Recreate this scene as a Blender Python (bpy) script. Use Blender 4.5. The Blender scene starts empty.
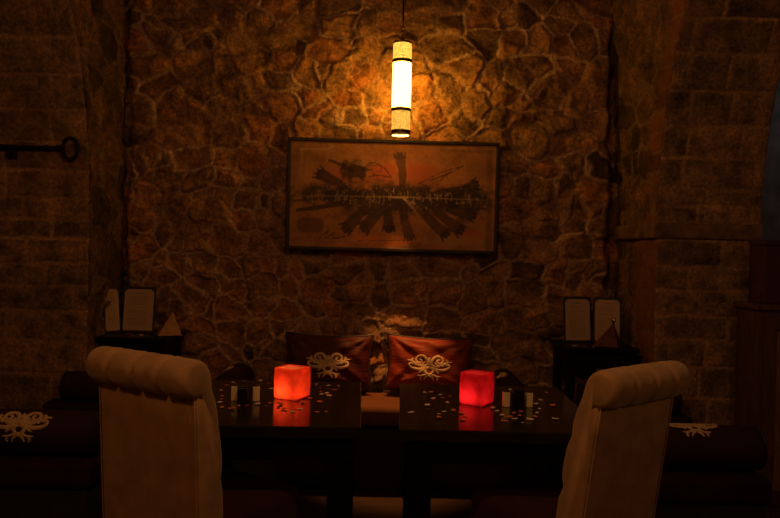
import bpy, math, random
import numpy as np
from mathutils import Matrix, Vector, Euler

R = math.radians
C = bpy.context.scene.collection
scene = bpy.context.scene

# ---------------------------------------------------------------- camera
cam_data = bpy.data.cameras.new('camera')
cam_data.lens = 700 / 780 * 36
cam_data.sensor_width = 36
cam_data.clip_start = 0.02
cam = bpy.data.objects.new('camera', cam_data)
C.objects.link(cam)
cam.matrix_world = (Matrix.Translation((0, 0, 1.41)) @ Matrix.Rotation(R(90 - 0.737), 4, 'X')
                    @ Matrix.Rotation(R(1.3), 4, 'Z'))
scene.camera = cam

# ---------------------------------------------------------------- world, lights, exposure
vs = scene.view_settings
vs.view_transform = 'Standard'
vs.look = 'None'
vs.gamma = 1.0
vs.exposure = 0.0
vs.use_curve_mapping = False

w = bpy.data.worlds.new('dim_evening')
scene.world = w
w.use_nodes = True
w.node_tree.nodes['Background'].inputs['Color'].default_value = (1.0, 0.5, 0.2, 1)
w.node_tree.nodes['Background'].inputs['Strength'].default_value = 0.002


def point(name, loc, col, power, rad):
    l = bpy.data.lights.new(name, 'POINT')
    l.color = col
    l.energy = power
    l.shadow_soft_size = rad
    o = bpy.data.objects.new(name, l)
    C.objects.link(o)
    o.location = loc
    return o


# unseen warm fill added for other dim lamps out in the hall
point('hall_fill_light', (-1.5, 0.55, 2.75), (1.0, 0.44, 0.12), 18.0, 0.10)
point('hall_fill_light', (2.1, 0.45, 2.1), (1.0, 0.52, 0.22), 8.5, 0.10)
point('hall_fill_light', (0.0, 1.75, 2.55), (1.0, 0.49, 0.21), 15.0, 0.06)
# the cooler side room past the right pier
point('side_room_light', (2.9, 4.0, 2.7), (0.75, 0.85, 1.0), 1.1, 0.15)

LAMP = (0.047, 4.27)


# ---------------------------------------------------------------- helpers
class MB:
    def __init__(self):
        self.v = []
        self.f = []

    def add(self, vs_, fs):
        n = len(self.v)
        self.v += [tuple(p) for p in vs_]
        self.f += [tuple(i + n for i in q) for q in fs]
        return self

    def box(self, lo, hi, m=None):
        x0, y0, z0 = lo
        x1, y1, z1 = hi
        p = [(x0, y0, z0), (x1, y0, z0), (x1, y1, z0), (x0, y1, z0), (x0, y0, z1), (x1, y0, z1), (x1, y1, z1), (x0, y1, z1)]
        if m is not None:
            p = [tuple(m @ Vector(q)) for q in p]
        return self.add(p, [(0, 3, 2, 1), (4, 5, 6, 7), (0, 1, 5, 4), (1, 2, 6, 5), (2, 3, 7, 6), (3, 0, 4, 7)])

    def lathe(self, prof, n=32, m=None, close=False):
        """prof: list of (r, z) from bottom to top"""
        p, f = [], []
        k = len(prof)
        for r, z in prof:
            for i in range(n):
                a = 2 * math.pi * i / n
                p.append((r * math.cos(a), r * math.sin(a), z))
        for j in range(k if close else k - 1):
            j2 = (j + 1) % k
            for i in range(n):
                i2 = (i + 1) % n
                f.append((j * n + i, j * n + i2, j2 * n + i2, j2 * n + i))
        if not close:
            if prof[0][0] > 1e-6:
                f.append(tuple(reversed(range(n))))
            if prof[-1][0] > 1e-6:
                f.append(tuple((k - 1) * n + i for i in range(n)))
        if m is not None:
            p = [tuple(m @ Vector(q)) for q in p]
        return self.add(p, f)

    def tube(self, pts, r, n=10, closed=False):
        pts = [Vector(q) for q in pts]
        k = len(pts)
        rs = r if isinstance(r, (list, tuple)) else [r] * k
        p, f = [], []
        ref = Vector((0, 0, 1))
        for i, q in enumerate(pts):
            if closed:
                t = pts[(i + 1) % k] - pts[i - 1]
            else:
                t = pts[min(i + 1, k - 1)] - pts[max(i - 1, 0)]
            t.normalize()
            rf = ref if abs(t.dot(ref)) < 0.95 else Vector((1, 0, 0))
            a = t.cross(rf).normalized()
            b = a.cross(t).normalized()
            for j in range(n):
                an = 2 * math.pi * j / n
                p.append(q + a * (rs[i] * math.cos(an)) + b * (rs[i] * math.sin(an)))
        for i in range(k if closed else k - 1):
            i2 = (i + 1) % k
            for j in range(n):
                j2 = (j + 1) % n
                f.append((i * n + j, i * n + j2, i2 * n + j2, i2 * n + j))
        if not closed:
            f.append(tuple(reversed(range(n))))
            f.append(tuple((k - 1) * n + j for j in range(n)))
        return self.add(p, f)

    def build(self, name, mat, parent=None, smooth=False, bevel=0, seg=2, subsurf=0):
        me = bpy.data.meshes.new(name)
        me.from_pydata(self.v, [], self.f)
        me.update()
        o = bpy.data.objects.new(name, me)
        C.objects.link(o)
        if mat:
            me.materials.append(mat)
        if smooth:
            for q in me.polygons:
                q.use_smooth = True
        if bevel:
            md = o.modifiers.new('bevel', 'BEVEL')
            md.width = bevel
            md.segments = seg
            md.limit_method = 'ANGLE'
            md.angle_limit = R(40)
        if subsurf:
            md = o.modifiers.new('subsurf', 'SUBSURF')
            md.levels = md.render_levels = subsurf
        if parent:
            o.parent = parent
        return o


def thing(name, label, cat, loc=(0, 0, 0), rz=0, group=None):
    o = bpy.data.objects.new(name, None)
    o.empty_display_size = 0.1
    C.objects.link(o)
    o.location = loc
    o.rotation_euler = (0, 0, rz)
    return tag(o, label, cat, group)


def tag(o, label, cat, group=None):
    o['label'] = label
    o['category'] = cat
    if group:
        o['group'] = group
    return o


def struct(o):
    o['kind'] = 'structure'
    return o


# ------------------------------------------------ node helpers
def new_mat(name):
    m = bpy.data.materials.new(name)
    m.use_nodes = True
    nt = m.node_tree
    return m, nt, nt.nodes['Principled BSDF']


def node(nt, t, **kw):
    n = nt.nodes.new(t)
    for k, v in kw.items():
        if k in n.inputs:
            n.inputs[k].default_value = v
        else:
            setattr(n, k, v)
    return n


def mix(nt, fac, a, b, blend='MIX'):
    n = nt.nodes.new('ShaderNodeMix')
    n.data_type = 'RGBA'
    n.blend_type = blend
    for s, v in ((n.inputs[0], fac), (n.inputs[6], a), (n.inputs[7], b)):
        if hasattr(v, 'is_linked'):
            nt.links.new(v, s)
        elif isinstance(v, (int, float)):
            s.default_value = v
        else:
            s.default_value = (*v[:3], 1)
    return n.outputs[2]


def ramp(nt, fac, stops):
    n = nt.nodes.new('ShaderNodeValToRGB')
    e = n.color_ramp.elements
    while len(e) < len(stops):
        e.new(0.5)
    for el, (p, c) in zip(e, stops):
        el.position = p
        el.color = (*c, 1) if len(c) == 3 else c
    nt.links.new(fac, n.inputs[0])
    return n.outputs[0]


def g(v):
    return (v, v, v)


def plain(name, col, rough=0.5, metal=0.0, var=0.25, scale=12.0, bump=0.0, bscale=60.0, spec=0.5, sheen=0.0, stretch=None, coat=0.0):
    m, nt, b = new_mat(name)
    tc = node(nt, 'ShaderNodeTexCoord')
    vec = tc.outputs['Object']
    if stretch:
        mp = node(nt, 'ShaderNodeMapping')
        mp.inputs['Scale'].default_value = stretch
        nt.links.new(vec, mp.inputs['Vector'])
        vec = mp.outputs[0]
    n = node(nt, 'ShaderNodeTexNoise', Scale=scale, Detail=4.0)
    nt.links.new(vec, n.inputs['Vector'])
    c = ramp(nt, n.outputs[0], [(0.3, tuple(x * (1 - var) for x in col)), (0.7, tuple(min(1, x * (1 + var)) for x in col))])
    nt.links.new(c, b.inputs['Base Color'])
    b.inputs['Roughness'].default_value = rough
    b.inputs['Metallic'].default_value = metal
    b.inputs['Specular IOR Level'].default_value = spec
    b.inputs['Sheen Weight'].default_value = sheen
    b.inputs['Coat Weight'].default_value = coat
    if bump:
        n2 = node(nt, 'ShaderNodeTexNoise', Scale=bscale, Detail=3.0)
        nt.links.new(vec, n2.inputs['Vector'])
        bp = node(nt, 'ShaderNodeBump', Strength=bump, Distance=0.01)
        nt.links.new(n2.outputs[0], bp.inputs['Height'])
        nt.links.new(bp.outputs[0], b.inputs['Normal'])
    return m


def stone_mat(name, stops, mortar, red=(0.30, 0.10, 0.04), bump=0.5):
    m, nt, b = new_mat(name)
    tc = node(nt, 'ShaderNodeTexCoord')
    vec = tc.outputs['Object']
    a_r = node(nt, 'ShaderNodeAttribute', attribute_name='rnd')
    a_e = node(nt, 'ShaderNodeAttribute', attribute_name='edge')
    a_t = node(nt, 'ShaderNodeAttribute', attribute_name='tint')
    base = ramp(nt, a_r.outputs['Fac'], stops)
    n1 = node(nt, 'ShaderNodeTexNoise', Scale=9.0, Detail=6.0, Roughness=0.65)
    n2 = node(nt, 'ShaderNodeTexNoise', Scale=55.0, Detail=5.0, Roughness=0.7)
    n3 = node(nt, 'ShaderNodeTexNoise', Scale=3.2, Detail=3.0)
    for n in (n1, n2, n3):
        nt.links.new(vec, n.inputs['Vector'])
    f1 = ramp(nt, n1.outputs[0], [(0.30, (0.30, 0.30, 0.30)), (0.5, (0.95, 0.95, 0.95)), (0.72, (1.9, 1.6, 1.25))])
    base = mix(nt, 1.0, base, f1, 'MULTIPLY')
    f2 = ramp(nt, n2.outputs[0], [(0.33, g(0.45)), (0.67, g(1.4))])
    base = mix(nt, 1.0, base, f2, 'MULTIPLY')
    base = mix(nt, a_t.outputs['Fac'], base, red)
    mcol = mix(nt, n3.outputs[0], tuple(x * 0.35 for x in mortar), tuple(min(1, x * 1.5) for x in mortar))
    mcol = mix(nt, 1.0, mcol, f2, 'MULTIPLY')
    col = mix(nt, a_e.outputs['Fac'], mcol, base)
    nt.links.new(col, b.inputs['Base Color'])
    b.inputs['Roughness'].default_value = 0.85
    b.inputs['Specular IOR Level'].default_value = 0.25
    ad = node(nt, 'ShaderNodeMath', operation='ADD')
    nt.links.new(n1.outputs[0], ad.inputs[0])
    sc = node(nt, 'ShaderNodeMath', operation='MULTIPLY')
    sc.inputs[1].default_value = 0.45
    nt.links.new(n2.outputs[0], sc.inputs[0])
    nt.links.new(sc.outputs[0], ad.inputs[1])
    bp = node(nt, 'ShaderNodeBump', Strength=bump, Distance=0.03)
    nt.links.new(ad.outputs[0], bp.inputs['Height'])
    nt.links.new(bp.outputs[0], b.inputs['Normal'])
    return m


def attr_mat(name, attr='paint', rough=0.5, bump=0.1, spec=0.4):
    m, nt, b = new_mat(name)
    a = node(nt, 'ShaderNodeAttribute', attribute_name=attr)
    nt.links.new(a.outputs['Color'], b.inputs['Base Color'])
    b.inputs['Roughness'].default_value = rough
    b.inputs['Specular IOR Level'].default_value = spec
    tc = node(nt, 'ShaderNodeTexCoord')
    n2 = node(nt, 'ShaderNodeTexNoise', Scale=90.0, Detail=3.0)
    nt.links.new(tc.outputs['Object'], n2.inputs['Vector'])
    bp = node(nt, 'ShaderNodeBump', Strength=bump, Distance=0.005)
    nt.links.new(n2.outputs[0], bp.inputs['Height'])
    nt.links.new(bp.outputs[0], b.inputs['Normal'])
    return m


def glow_mat(name, col, strength, pattern=None):
    m, nt, b = new_mat(name)
    b.inputs['Base Color'].default_value = (*[0.3 * min(1, x) for x in col], 1)
    b.inputs['Roughness'].default_value = 0.6
    if pattern:
        tc = node(nt, 'ShaderNodeTexCoord')
        v = node(nt, 'ShaderNodeTexVoronoi', feature='DISTANCE_TO_EDGE', Scale=pattern)
        nt.links.new(tc.outputs['Object'], v.inputs['Vector'])
        c = ramp(nt, v.outputs[0], [(0.02, tuple(x * 0.30 for x in col)), (0.16, col)])
        nt.links.new(c, b.inputs['Emission Color'])
    else:
        b.inputs['Emission Color'].default_value = (*col, 1)
    b.inputs['Emission Strength'].default_value = strength
    return m


def wax_mat(name, col):
    m, nt, b = new_mat(name)
    out = nt.nodes['Material Output']
    tr = node(nt, 'ShaderNodeBsdfTranslucent')
    df = node(nt, 'ShaderNodeBsdfDiffuse')
    tc = node(nt, 'ShaderNodeTexCoord')
    n = node(nt, 'ShaderNodeTexNoise', Scale=22.0, Detail=3.0)
    nt.links.new(tc.outputs['Object'], n.inputs['Vector'])
    c = ramp(nt, n.outputs[0], [(0.3, tuple(x * 0.6 for x in col)), (0.7, col)])
    nt.links.new(c, tr.inputs['Color'])
    nt.links.new(c, df.inputs['Color'])
    ms = node(nt, 'ShaderNodeMixShader')
    ms.inputs[0].default_value = 0.55
    nt.links.new(df.outputs[0], ms.inputs[1])
    nt.links.new(tr.outputs[0], ms.inputs[2])
    nt.links.new(ms.outputs[0], out.inputs['Surface'])
    return m


M = {}
M['rubble'] = stone_mat('rubble_stone', [(0.0, (0.12, 0.07, 0.04)), (0.12, (0.24, 0.135, 0.066)), (0.5, (0.33, 0.18, 0.085)),
                                         (0.75, (0.37, 0.19, 0.08)), (1.0, (0.42, 0.175, 0.065))], (0.58, 0.37, 0.24), bump=0.9)
M['ashlar'] = stone_mat('ashlar_stone', [(0.0, (0.17, 0.11, 0.06)), (0.5, (0.24, 0.15, 0.08)), (1.0, (0.30, 0.18, 0.09))],
                        (0.48, 0.27, 0.12), bump=0.5)
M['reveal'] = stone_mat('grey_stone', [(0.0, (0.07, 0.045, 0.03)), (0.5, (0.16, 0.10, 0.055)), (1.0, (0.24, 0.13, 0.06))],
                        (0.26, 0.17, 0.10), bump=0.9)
M['cool_plaster'] = plain('grey_plaster', (0.20, 0.21, 0.21), 0.9, var=0.5, scale=7, bump=0.5, bscale=20)
M['vault'] = plain('vault_plaster', (0.20, 0.13, 0.07), 0.9, var=0.3, scale=4, bump=0.4, bscale=25)
M['floor'] = plain('brown_floor', (0.05, 0.025, 0.010), 0.45, var=0.3, scale=5, bump=0.1, stretch=(1, 6, 1))
M['black_wood'] = plain('black_wood', (0.006, 0.005, 0.004), 0.45, spec=0.15, var=0.4, scale=8, stretch=(1, 8, 8))
M['table_top'] = plain('polished_dark_wood', (0.020, 0.015, 0.008), 0.13, var=0.3, scale=10, stretch=(1, 6, 6), bump=0.02, bscale=30, spec=0.5)
M['brown_wood'] = plain('brown_wood', (0.09, 0.042, 0.018), 0.5, var=0.35, scale=9, stretch=(6, 6, 1))
M['brown_panel'] = plain('brown_wood_panel', (0.2, 0.10, 0.045), 0.55, var=0.35, scale=9, stretch=(6, 6, 1))
M['frame'] = plain('dark_frame_wood', (0.014, 0.006, 0.003), 0.5, var=0.3, scale=10)
M['iron'] = plain('black_iron', (0.012, 0.010, 0.009), 0.65, metal=0.6, var=0.4, scale=30, bump=0.2)
M['bronze'] = plain('dark_bronze', (0.10, 0.055, 0.02), 0.4, metal=0.9, var=0.3, scale=40)
M['brass'] = plain('old_brass', (0.30, 0.15, 0.05), 0.45, metal=0.5, var=0.25, scale=25)
M['dark_copper'] = plain('dark_copper', (0.09, 0.03, 0.015), 0.35, metal=0.7, var=0.3, scale=25)
M['polished'] = plain('polished_metal', (0.75, 0.6, 0.45), 0.15, metal=1.0, var=0.05)
M['velvet'] = plain('cream_velvet', (0.47, 0.27, 0.12), 0.9, var=0.16, scale=14, bump=0.12, bscale=120, sheen=0.3, spec=0.15)
M['seat_red'] = plain('dark_red_velvet', (0.050, 0.011, 0.007), 0.8, var=0.2, scale=14, bump=0.1, bscale=120, sheen=0.1, spec=0.2)
M['maroon'] = plain('maroon_shaded', (0.065, 0.011, 0.007), 0.55, var=0.35, scale=7, bump=0.35, bscale=18, spec=0.15, stretch=(1, 1, 4))  # left cushion's satin, darkened to put its shade into the colour
M['maroon_lit'] = plain('maroon_lit', (0.20, 0.030, 0.013), 0.5, var=0.35, scale=7, bump=0.35, bscale=18, spec=0.15, stretch=(1, 1, 4))  # same satin as the left cushion, brightened for the lamplight on it
M['piping'] = plain('black_piping', (0.015, 0.008, 0.006), 0.6)
M['bolster'] = plain('dark_maroon_cloth', (0.030, 0.010, 0.009), 0.75, var=0.2, scale=9, bump=0.1, bscale=100, spec=0.2)
M['cream_thread'] = plain('cream_embroidery', (0.58, 0.40, 0.22), 0.75, var=0.2, scale=60, bump=0.3, bscale=220)
M['bench_pad'] = plain('brown_bench_cloth', (0.12, 0.042, 0.014), 0.8, var=0.15, scale=14, bump=0.1, bscale=90, spec=0.2)
M['dark_pad'] = plain('dark_brown_cloth', (0.026, 0.010, 0.006), 0.85, var=0.2, scale=12, bump=0.1, bscale=90, spec=0.15)
M['dark_base'] = plain('dark_plinth', (0.018, 0.011, 0.008), 0.8)
M['leather'] = plain('black_leather', (0.018, 0.012, 0.010), 0.5, bump=0.2, bscale=150)
M['ceramic'] = plain('cream_ceramic', (0.95, 0.78, 0.42), 0.35, var=0.06)
M['black_gloss'] = plain('black_lacquer', (0.006, 0.006, 0.008), 0.25)
M['petal_pale'] = plain('pale_petal', (0.92, 0.72, 0.52), 0.7, var=0.15, scale=60)
M['petal_red'] = plain('red_petal', (0.75, 0.20, 0.08), 0.65, var=0.25, scale=60)
M['wax_left'] = wax_mat('orange_red_wax', (0.95, 0.115, 0.04))
M['wax_right'] = wax_mat('crimson_wax', (0.80, 0.035, 0.030))
M['wax_pool'] = wax_mat('pale_wax', (0.98, 0.42, 0.2))
M['wax_pool_red'] = wax_mat('red_wax', (0.9, 0.12, 0.07))
M['shade_glow'] = glow_mat('glowing_shade', (1.0, 0.44, 0.034), 28.0)
M['band_glow'] = glow_mat('mosaic_shade', (1.0, 0.56, 0.07), 1.7, 70.0)
M['band_glow_low'] = glow_mat('mosaic_shade_dim', (1.0, 0.50, 0.07), 1.35, 70.0)
M['shade_inner'] = plain('shade_lining', (0.85, 0.75, 0.55), 0.7, var=0.05)
M['dark_red_box'] = plain('dark_red_lacquer', (0.055, 0.014, 0.010), 0.6)

# ---------------------------------------------------------------- stone surfaces
rng = np.random.default_rng(11)


def vnoise(x, y, seed, octaves=1):
    out = np.zeros_like(x)
    amp, tot = 1.0, 0.0
    for o in range(octaves):
        r = np.random.default_rng(seed + 101 * o)
        T = r.random((64, 64))
        xi, yi = np.floor(x).astype(int), np.floor(y).astype(int)
        fx, fy = x - xi, y - yi
        fx = fx * fx * (3 - 2 * fx)
        fy = fy * fy * (3 - 2 * fy)
        a = T[xi % 64, yi % 64]
        b = T[(xi + 1) % 64, yi % 64]
        c = T[xi % 64, (yi + 1) % 64]
        d = T[(xi + 1) % 64, (yi + 1) % 64]
        out += amp * ((a * (1 - fx) + b * fx) * (1 - fy) + (c * (1 - fx) + d * fx) * fy)
        tot += amp
        amp *= 0.5
        x, y = x * 2.03 + 5.1, y * 2.03 + 2.7
    return out / tot * 2 - 1


def smooth(a, b, x):
    t = np.clip((x - a) / (b - a), 0, 1)
    return t * t * (3 - 2 * t)


def rubble(u, v, seed, su=0.195, sv=0.14, joint=0.0095):
    """u, v in metres -> (height, edge, rnd)"""
    r = np.random.default_rng(seed)
    uw = u + 0.075 * vnoise(u / 0.26, v / 0.24, seed + 1) + 0.030 * vnoise(u / 0.075, v / 0.075, seed + 2, 3)
    vw = v + 0.045 * vnoise(u / 0.24, v / 0.24, seed + 3) + 0.022 * vnoise(u / 0.07, v / 0.07, seed + 4, 3)
    P = []
    vv = v.min() - 0.3
    while vv < v.max() + 0.3:
        row = sv * r.uniform(0.55, 1.4)
        uu = u.min() - 0.3 + r.uniform(0, su)
        while uu < u.max() + 0.3:
            wd = su * r.choice([0.4, 0.55, 0.8, 1.0, 1.0, 1.4, 1.9])
            P.append((uu + wd / 2, vv + row / 2 + r.normal(0, row * 0.17)))
            uu += wd
        vv += row
    P = np.array(P)
    an = 1.25
    pu, pv = P[:, 0] / an, P[:, 1]
    wt = r.uniform(-1, 1, len(P)) * 0.0042
    q = np.stack([uw.ravel() / an, vw.ravel()], 1)
    n = len(q)
    edge = np.empty(n)
    idx = np.empty(n, int)
    for s in range(0, n, 8000):
        qq = q[s:s + 8000]
        d2 = (qq[:, :1] - pu[None]) ** 2 + (qq[:, 1:] - pv[None]) ** 2 - wt[None]
        k = np.argpartition(d2, 4, axis=1)[:, :5]
        dd = np.take_along_axis(d2, k, 1)
        o = np.argsort(dd, 1)
        k = np.take_along_axis(k, o, 1)
        dd = np.take_along_axis(dd, o, 1)
        i0 = k[:, 0]
        e = np.full(len(qq), 9.0)
        for j in range(1, 5):
            sep = np.sqrt((pu[k[:, j]] - pu[i0]) ** 2 + (pv[k[:, j]] - pv[i0]) ** 2) + 1e-6
            e = np.minimum(e, (dd[:, j] - dd[:, 0]) / (2 * sep))
        edge[s:s + 8000] = e
        idx[s:s + 8000] = i0
    edge = edge.reshape(u.shape)
    idx = idx.reshape(u.shape)
    rn = r.random(len(P))
    tu, tv = r.normal(0, 0.15, len(P)), r.normal(0, 0.20, len(P))
    jw = joint * (0.55 + 0.55 * (vnoise(u / 0.3, v / 0.3, seed + 7) + 1))
    body = smooth(0.0, 1.0, (edge - jw * 0.3) / (0.012 + 0.016 * rn[idx]))
    h = body * (0.004 + 0.024 * rn[idx] ** 1.5) + smooth(0.0, 0.02, edge) * np.clip(
        tu[idx] * (uw - P[idx, 0]) + tv[idx] * (vw - P[idx, 1]), -0.022, 0.022)
    h += 0.019 * vnoise(u / 0.10, v / 0.07, seed + 8, 5) * (0.35 + 0.65 * body) + 0.0045 * vnoise(u / 0.025, v / 0.025, seed + 9, 2)
    ridge = np.exp(-(edge / 0.0065) ** 2) * smooth(-0.45, 0.3, vnoise(u / 0.3, v / 0.25, seed + 10, 2))
    h += ridge * 0.020
    e = smooth(0.5, 1.25, edge / jw)
    e = np.maximum(e, 0.8 * (1 - smooth(-0.45, 0.3, vnoise(u / 0.3, v / 0.25, seed + 10, 2))))
    rc = r.random(len(P))
    return h, e, rc[idx]


def ashlar(u, v, seed, lines, wmin=0.28, wmax=0.62, joint=0.009):
    r = np.random.default_rng(seed)
    uw = u + 0.006 * vnoise(u / 0.09, v / 0.09, seed + 1, 2)
    vw = v + 0.008 * vnoise(u / 0.14, v / 0.1, seed + 2, 2)
    edge = np.full(u.shape, 9.0)
    rnd = np.zeros(u.shape)
    lines = list(lines)
    row = np.searchsorted(np.array(lines), vw.ravel()).reshape(u.shape)
    for k in range(len(lines) + 1):
        mk = row == k
        x = u.min() - r.uniform(0, 0.5)
        cuts = [x]
        while x < u.max() + 0.5:
            x += r.uniform(wmin, wmax)
            cuts.append(x)
        cuts = np.array(cuts)
        vals = r.random(len(cuts) + 1)
        if not mk.any():
            continue
        uu, vv = uw[mk], vw[mk]
        j = np.searchsorted(cuts, uu)
        du = np.minimum(np.abs(uu - cuts[np.clip(j - 1, 0, len(cuts) - 1)]), np.abs(cuts[np.clip(j, 0, len(cuts) - 1)] - uu))
        lo = lines[k - 1] if k > 0 else -9
        hi = lines[k] if k < len(lines) else 99
        dv = np.minimum(vv - lo, hi - vv)
        edge[mk] = np.minimum(du, dv)
        rnd[mk] = vals[np.clip(j, 0, len(vals) - 1)]
    body = smooth(0.0, 0.016, edge)
    h = body * (0.006 + 0.006 * rnd) + 0.006 * vnoise(u / 0.12, v / 0.12, seed + 5, 4) * body + 0.002 * vnoise(u / 0.03, v / 0.03, seed + 6, 2)
    fade = smooth(-0.35, 0.35, vnoise(u / 0.25, v / 0.2, seed + 8))
    e = np.maximum(smooth(joint * 0.4, joint * 1.3, edge), 0.55 * fade)
    return h, e, rnd


def relief(name, pos, nrm, hgt, edge, rnd, tint, mat, back):
    """pos, nrm: (ny, nx, 3) arrays; closed at the back by shifting the rim along `back`"""
    ny, nx = hgt.shape
    P = (pos + nrm * hgt[..., None]).reshape(-1, 3)
    i = np.arange(ny * nx).reshape(ny, nx)
    F = np.stack([i[:-1, :-1], i[:-1, 1:], i[1:, 1:], i[1:, :-1]], -1).reshape(-1, 4)
    rim = np.concatenate([i[0, :], i[1:, -1], i[-1, -2::-1], i[-2:0:-1, 0]])
    B = P[rim] + np.array(back)
    n0, k = len(P), len(rim)
    a = np.arange(k)
    S = np.stack([rim[a], n0 + a, n0 + (a + 1) % k, rim[(a + 1) % k]], -1)
    faces = [tuple(q) for q in F.tolist()] + [tuple(q) for q in S.tolist()] + [tuple(n0 + q for q in reversed(range(k)))]
    me = bpy.data.meshes.new(name)
    me.from_pydata([tuple(q) for q in np.concatenate([P, B]).tolist()], [], faces)
    me.update()
    for nm, arr, d in (('edge', edge, 1.0), ('rnd', rnd, 0.4), ('tint', tint, 0.0)):
        at = me.attributes.new(nm, 'FLOAT', 'POINT')
        at.data.foreach_set('value', np.concatenate([arr.ravel(), np.full(k, d)]).astype(np.float32))
    fl = np.zeros(len(me.polygons), bool)
    fl[:len(F)] = True
    me.polygons.foreach_set('use_smooth', fl)
    me.materials.append(mat)
    o = bpy.data.objects.new(name, me)
    C.objects.link(o)
    return struct(o)


YP = 4.0          # plane of the piers
YB = 4.565        # plane of the alcove's back wall
ZS = 1.60         # where the vault springs
RV = 2.2          # its radius


def vault_y(z):
    z = np.asarray(z, float)
    a = np.clip((z - ZS) / RV, 0, 1)
    return YP - np.where(z > ZS, RV - np.sqrt(np.maximum(RV * RV - (a * RV) ** 2, 0)), 0)


# back wall of the alcove
u, v = np.meshgrid(np.arange(-1.80, 1.5401, 0.0085), np.arange(0.0, 3.2401, 0.0085))
h, e, rn = rubble(u, v, 23)
h -= 0.10 * smooth(1.39, 1.46, u + 0.03 * vnoise(u / 0.1, v / 0.12, 71)) + 0.05 * smooth(-1.69, -1.745, u + 0.02 * vnoise(u / 0.1, v / 0.12, 72))   # rough corners pushed back into deep grooves to darken their shade
pos = np.stack([u, np.full_like(u, YB), v], -1)
nrm = np.zeros_like(pos)
nrm[..., 1] = -1
relief('wall_back', pos, nrm, h, e, rn, np.zeros_like(u), M['rubble'], (0, 0.2, 0))


def pier(name, x0, x1, seed, lines, back, wmin, wmax):
    amax = math.asin(1.4 / RV)
    u, v = np.meshgrid(np.arange(x0, x1 + 0.001, 0.012), np.arange(0.0, ZS + RV * amax + 0.001, 0.012))
    h, e, rn = ashlar(u, v, seed, lines, wmin, wmax)
    a = np.clip(v - ZS, 0, None) / RV
    pos = np.stack([u, YP - RV * (1 - np.cos(a)), np.where(v > ZS, ZS + RV * np.sin(a), v)], -1)
    nrm = np.stack([np.zeros_like(a), -np.cos(a), -np.sin(a)], -1)
    relief(name, pos, nrm, h, e, rn, 0.22 * smooth(0.0, 0.8, vnoise(u / 0.5, v / 0.3, seed + 3)), M['ashlar'], back)


pier('wall_left', -3.40, -1.718, 5, [0.2, 0.42, 0.66, 0.85, 1.02, 1.16, 1.29, 1.433, 1.542, 1.667, 1.822, 1.98, 2.16, 2.35, 2.55, 2.75, 2.95], (-0.30, 0.56, 0), 0.30, 0.6)
pier('wall_right', 1.52, 2.11, 31, [0.2, 0.4, 0.6, 0.78, 0.94, 1.073, 1.216, 1.353, 1.505, 1.60, 1.70, 1.80, 1.97, 2.15, 2.34, 2.54, 2.72, 2.92], (0.15, 0.75, 0), 0.22, 0.42)


def reveal(name, xf, xb, side, seed, lean, strip):
    t, z = np.meshgrid(np.linspace(0, 1, 56), np.arange(0.0, 3.2001, 0.012))
    yf = vault_y(np.minimum(z, 3.0))
    y = yf + (YB + 0.13 - yf) * t
    x = xf + (xb - xf) * t + lean * t * np.clip(z - 1.5, 0, None) ** 2
    h, e, rn = rubble(y, z, seed, 0.24, 0.17)
    tint = np.zeros_like(y)
    if strip:
        m = smooth(0.20, 0.12, y - yf + 0.05 * vnoise(y / 0.1, z / 0.1, 3))
        h2, e2, rn2 = ashlar(y * 0.2, z, seed + 5, np.arange(0.05, 3.3, 0.115))
        low = smooth(1.66, 1.6, z)
        h = h * (1 - m) + h2 * m
        e = e * (1 - m) + e2 * m
        rn = rn * (1 - m) + rn2 * m
        tint = np.maximum(0.7 * m * (0.4 + 0.6 * rn2), 0.55 * low * smooth(0.6, 0.3, t))
        h = h * (1 - 0.6 * low)
    pos = np.stack([x, y, z], -1)
    nrm = np.zeros_like(pos)
    nrm[..., 0] = side
    if side > 0:      # keep outward winding
        relief(name, pos, nrm, h * 0.8, e, rn, tint, M['reveal'], (-0.12, 0, 0))
    else:
        f = lambda q: q[:, ::-1]
        relief(name, f(pos), f(nrm), f(h) * 0.8, f(e), f(rn), f(tint), M['reveal'], (0.12, 0, 0))


reveal('wall_left_inner', -1.722, -1.765, 1, 44, 0.0, False)
reveal('wall_right_inner', 1.524, 1.50, -1, 57, -0.045, True)

# cornice on the right pier, wrapping into the alcove
mb = MB()
prof = [(-0.02, 1.508), (0.020, 1.512), (0.026, 1.530), (0.026, 1.585), (0.018, 1.598), (-0.02, 1.604)]
path = [((1.49, YB), (-1, 0)), ((1.515, YP), (-0.7, -1.0)), ((2.108, YP), (0.0, -1.0))]
n_ = len(prof)
P_, F_ = [], []
for (p, d) in path:
    for (o_, z_) in prof:
        P_.append((p[0] + d[0] * o_, p[1] + d[1] * o_, z_))
for i in range(2):
    for j in range(n_):
        F_.append((i * n_ + j, i * n_ + (j + 1) % n_, (i + 1) * n_ + (j + 1) % n_, (i + 1) * n_ + j))
F_ += [tuple(range(n_)), tuple(reversed(range(2 * n_, 3 * n_)))]
mb.add(P_, F_)
struct(mb.build('trim_1', plain('cornice_stone', (0.17, 0.095, 0.045), 0.85, var=0.5, scale=14, bump=0.5, bscale=35), bevel=0.006))

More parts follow.
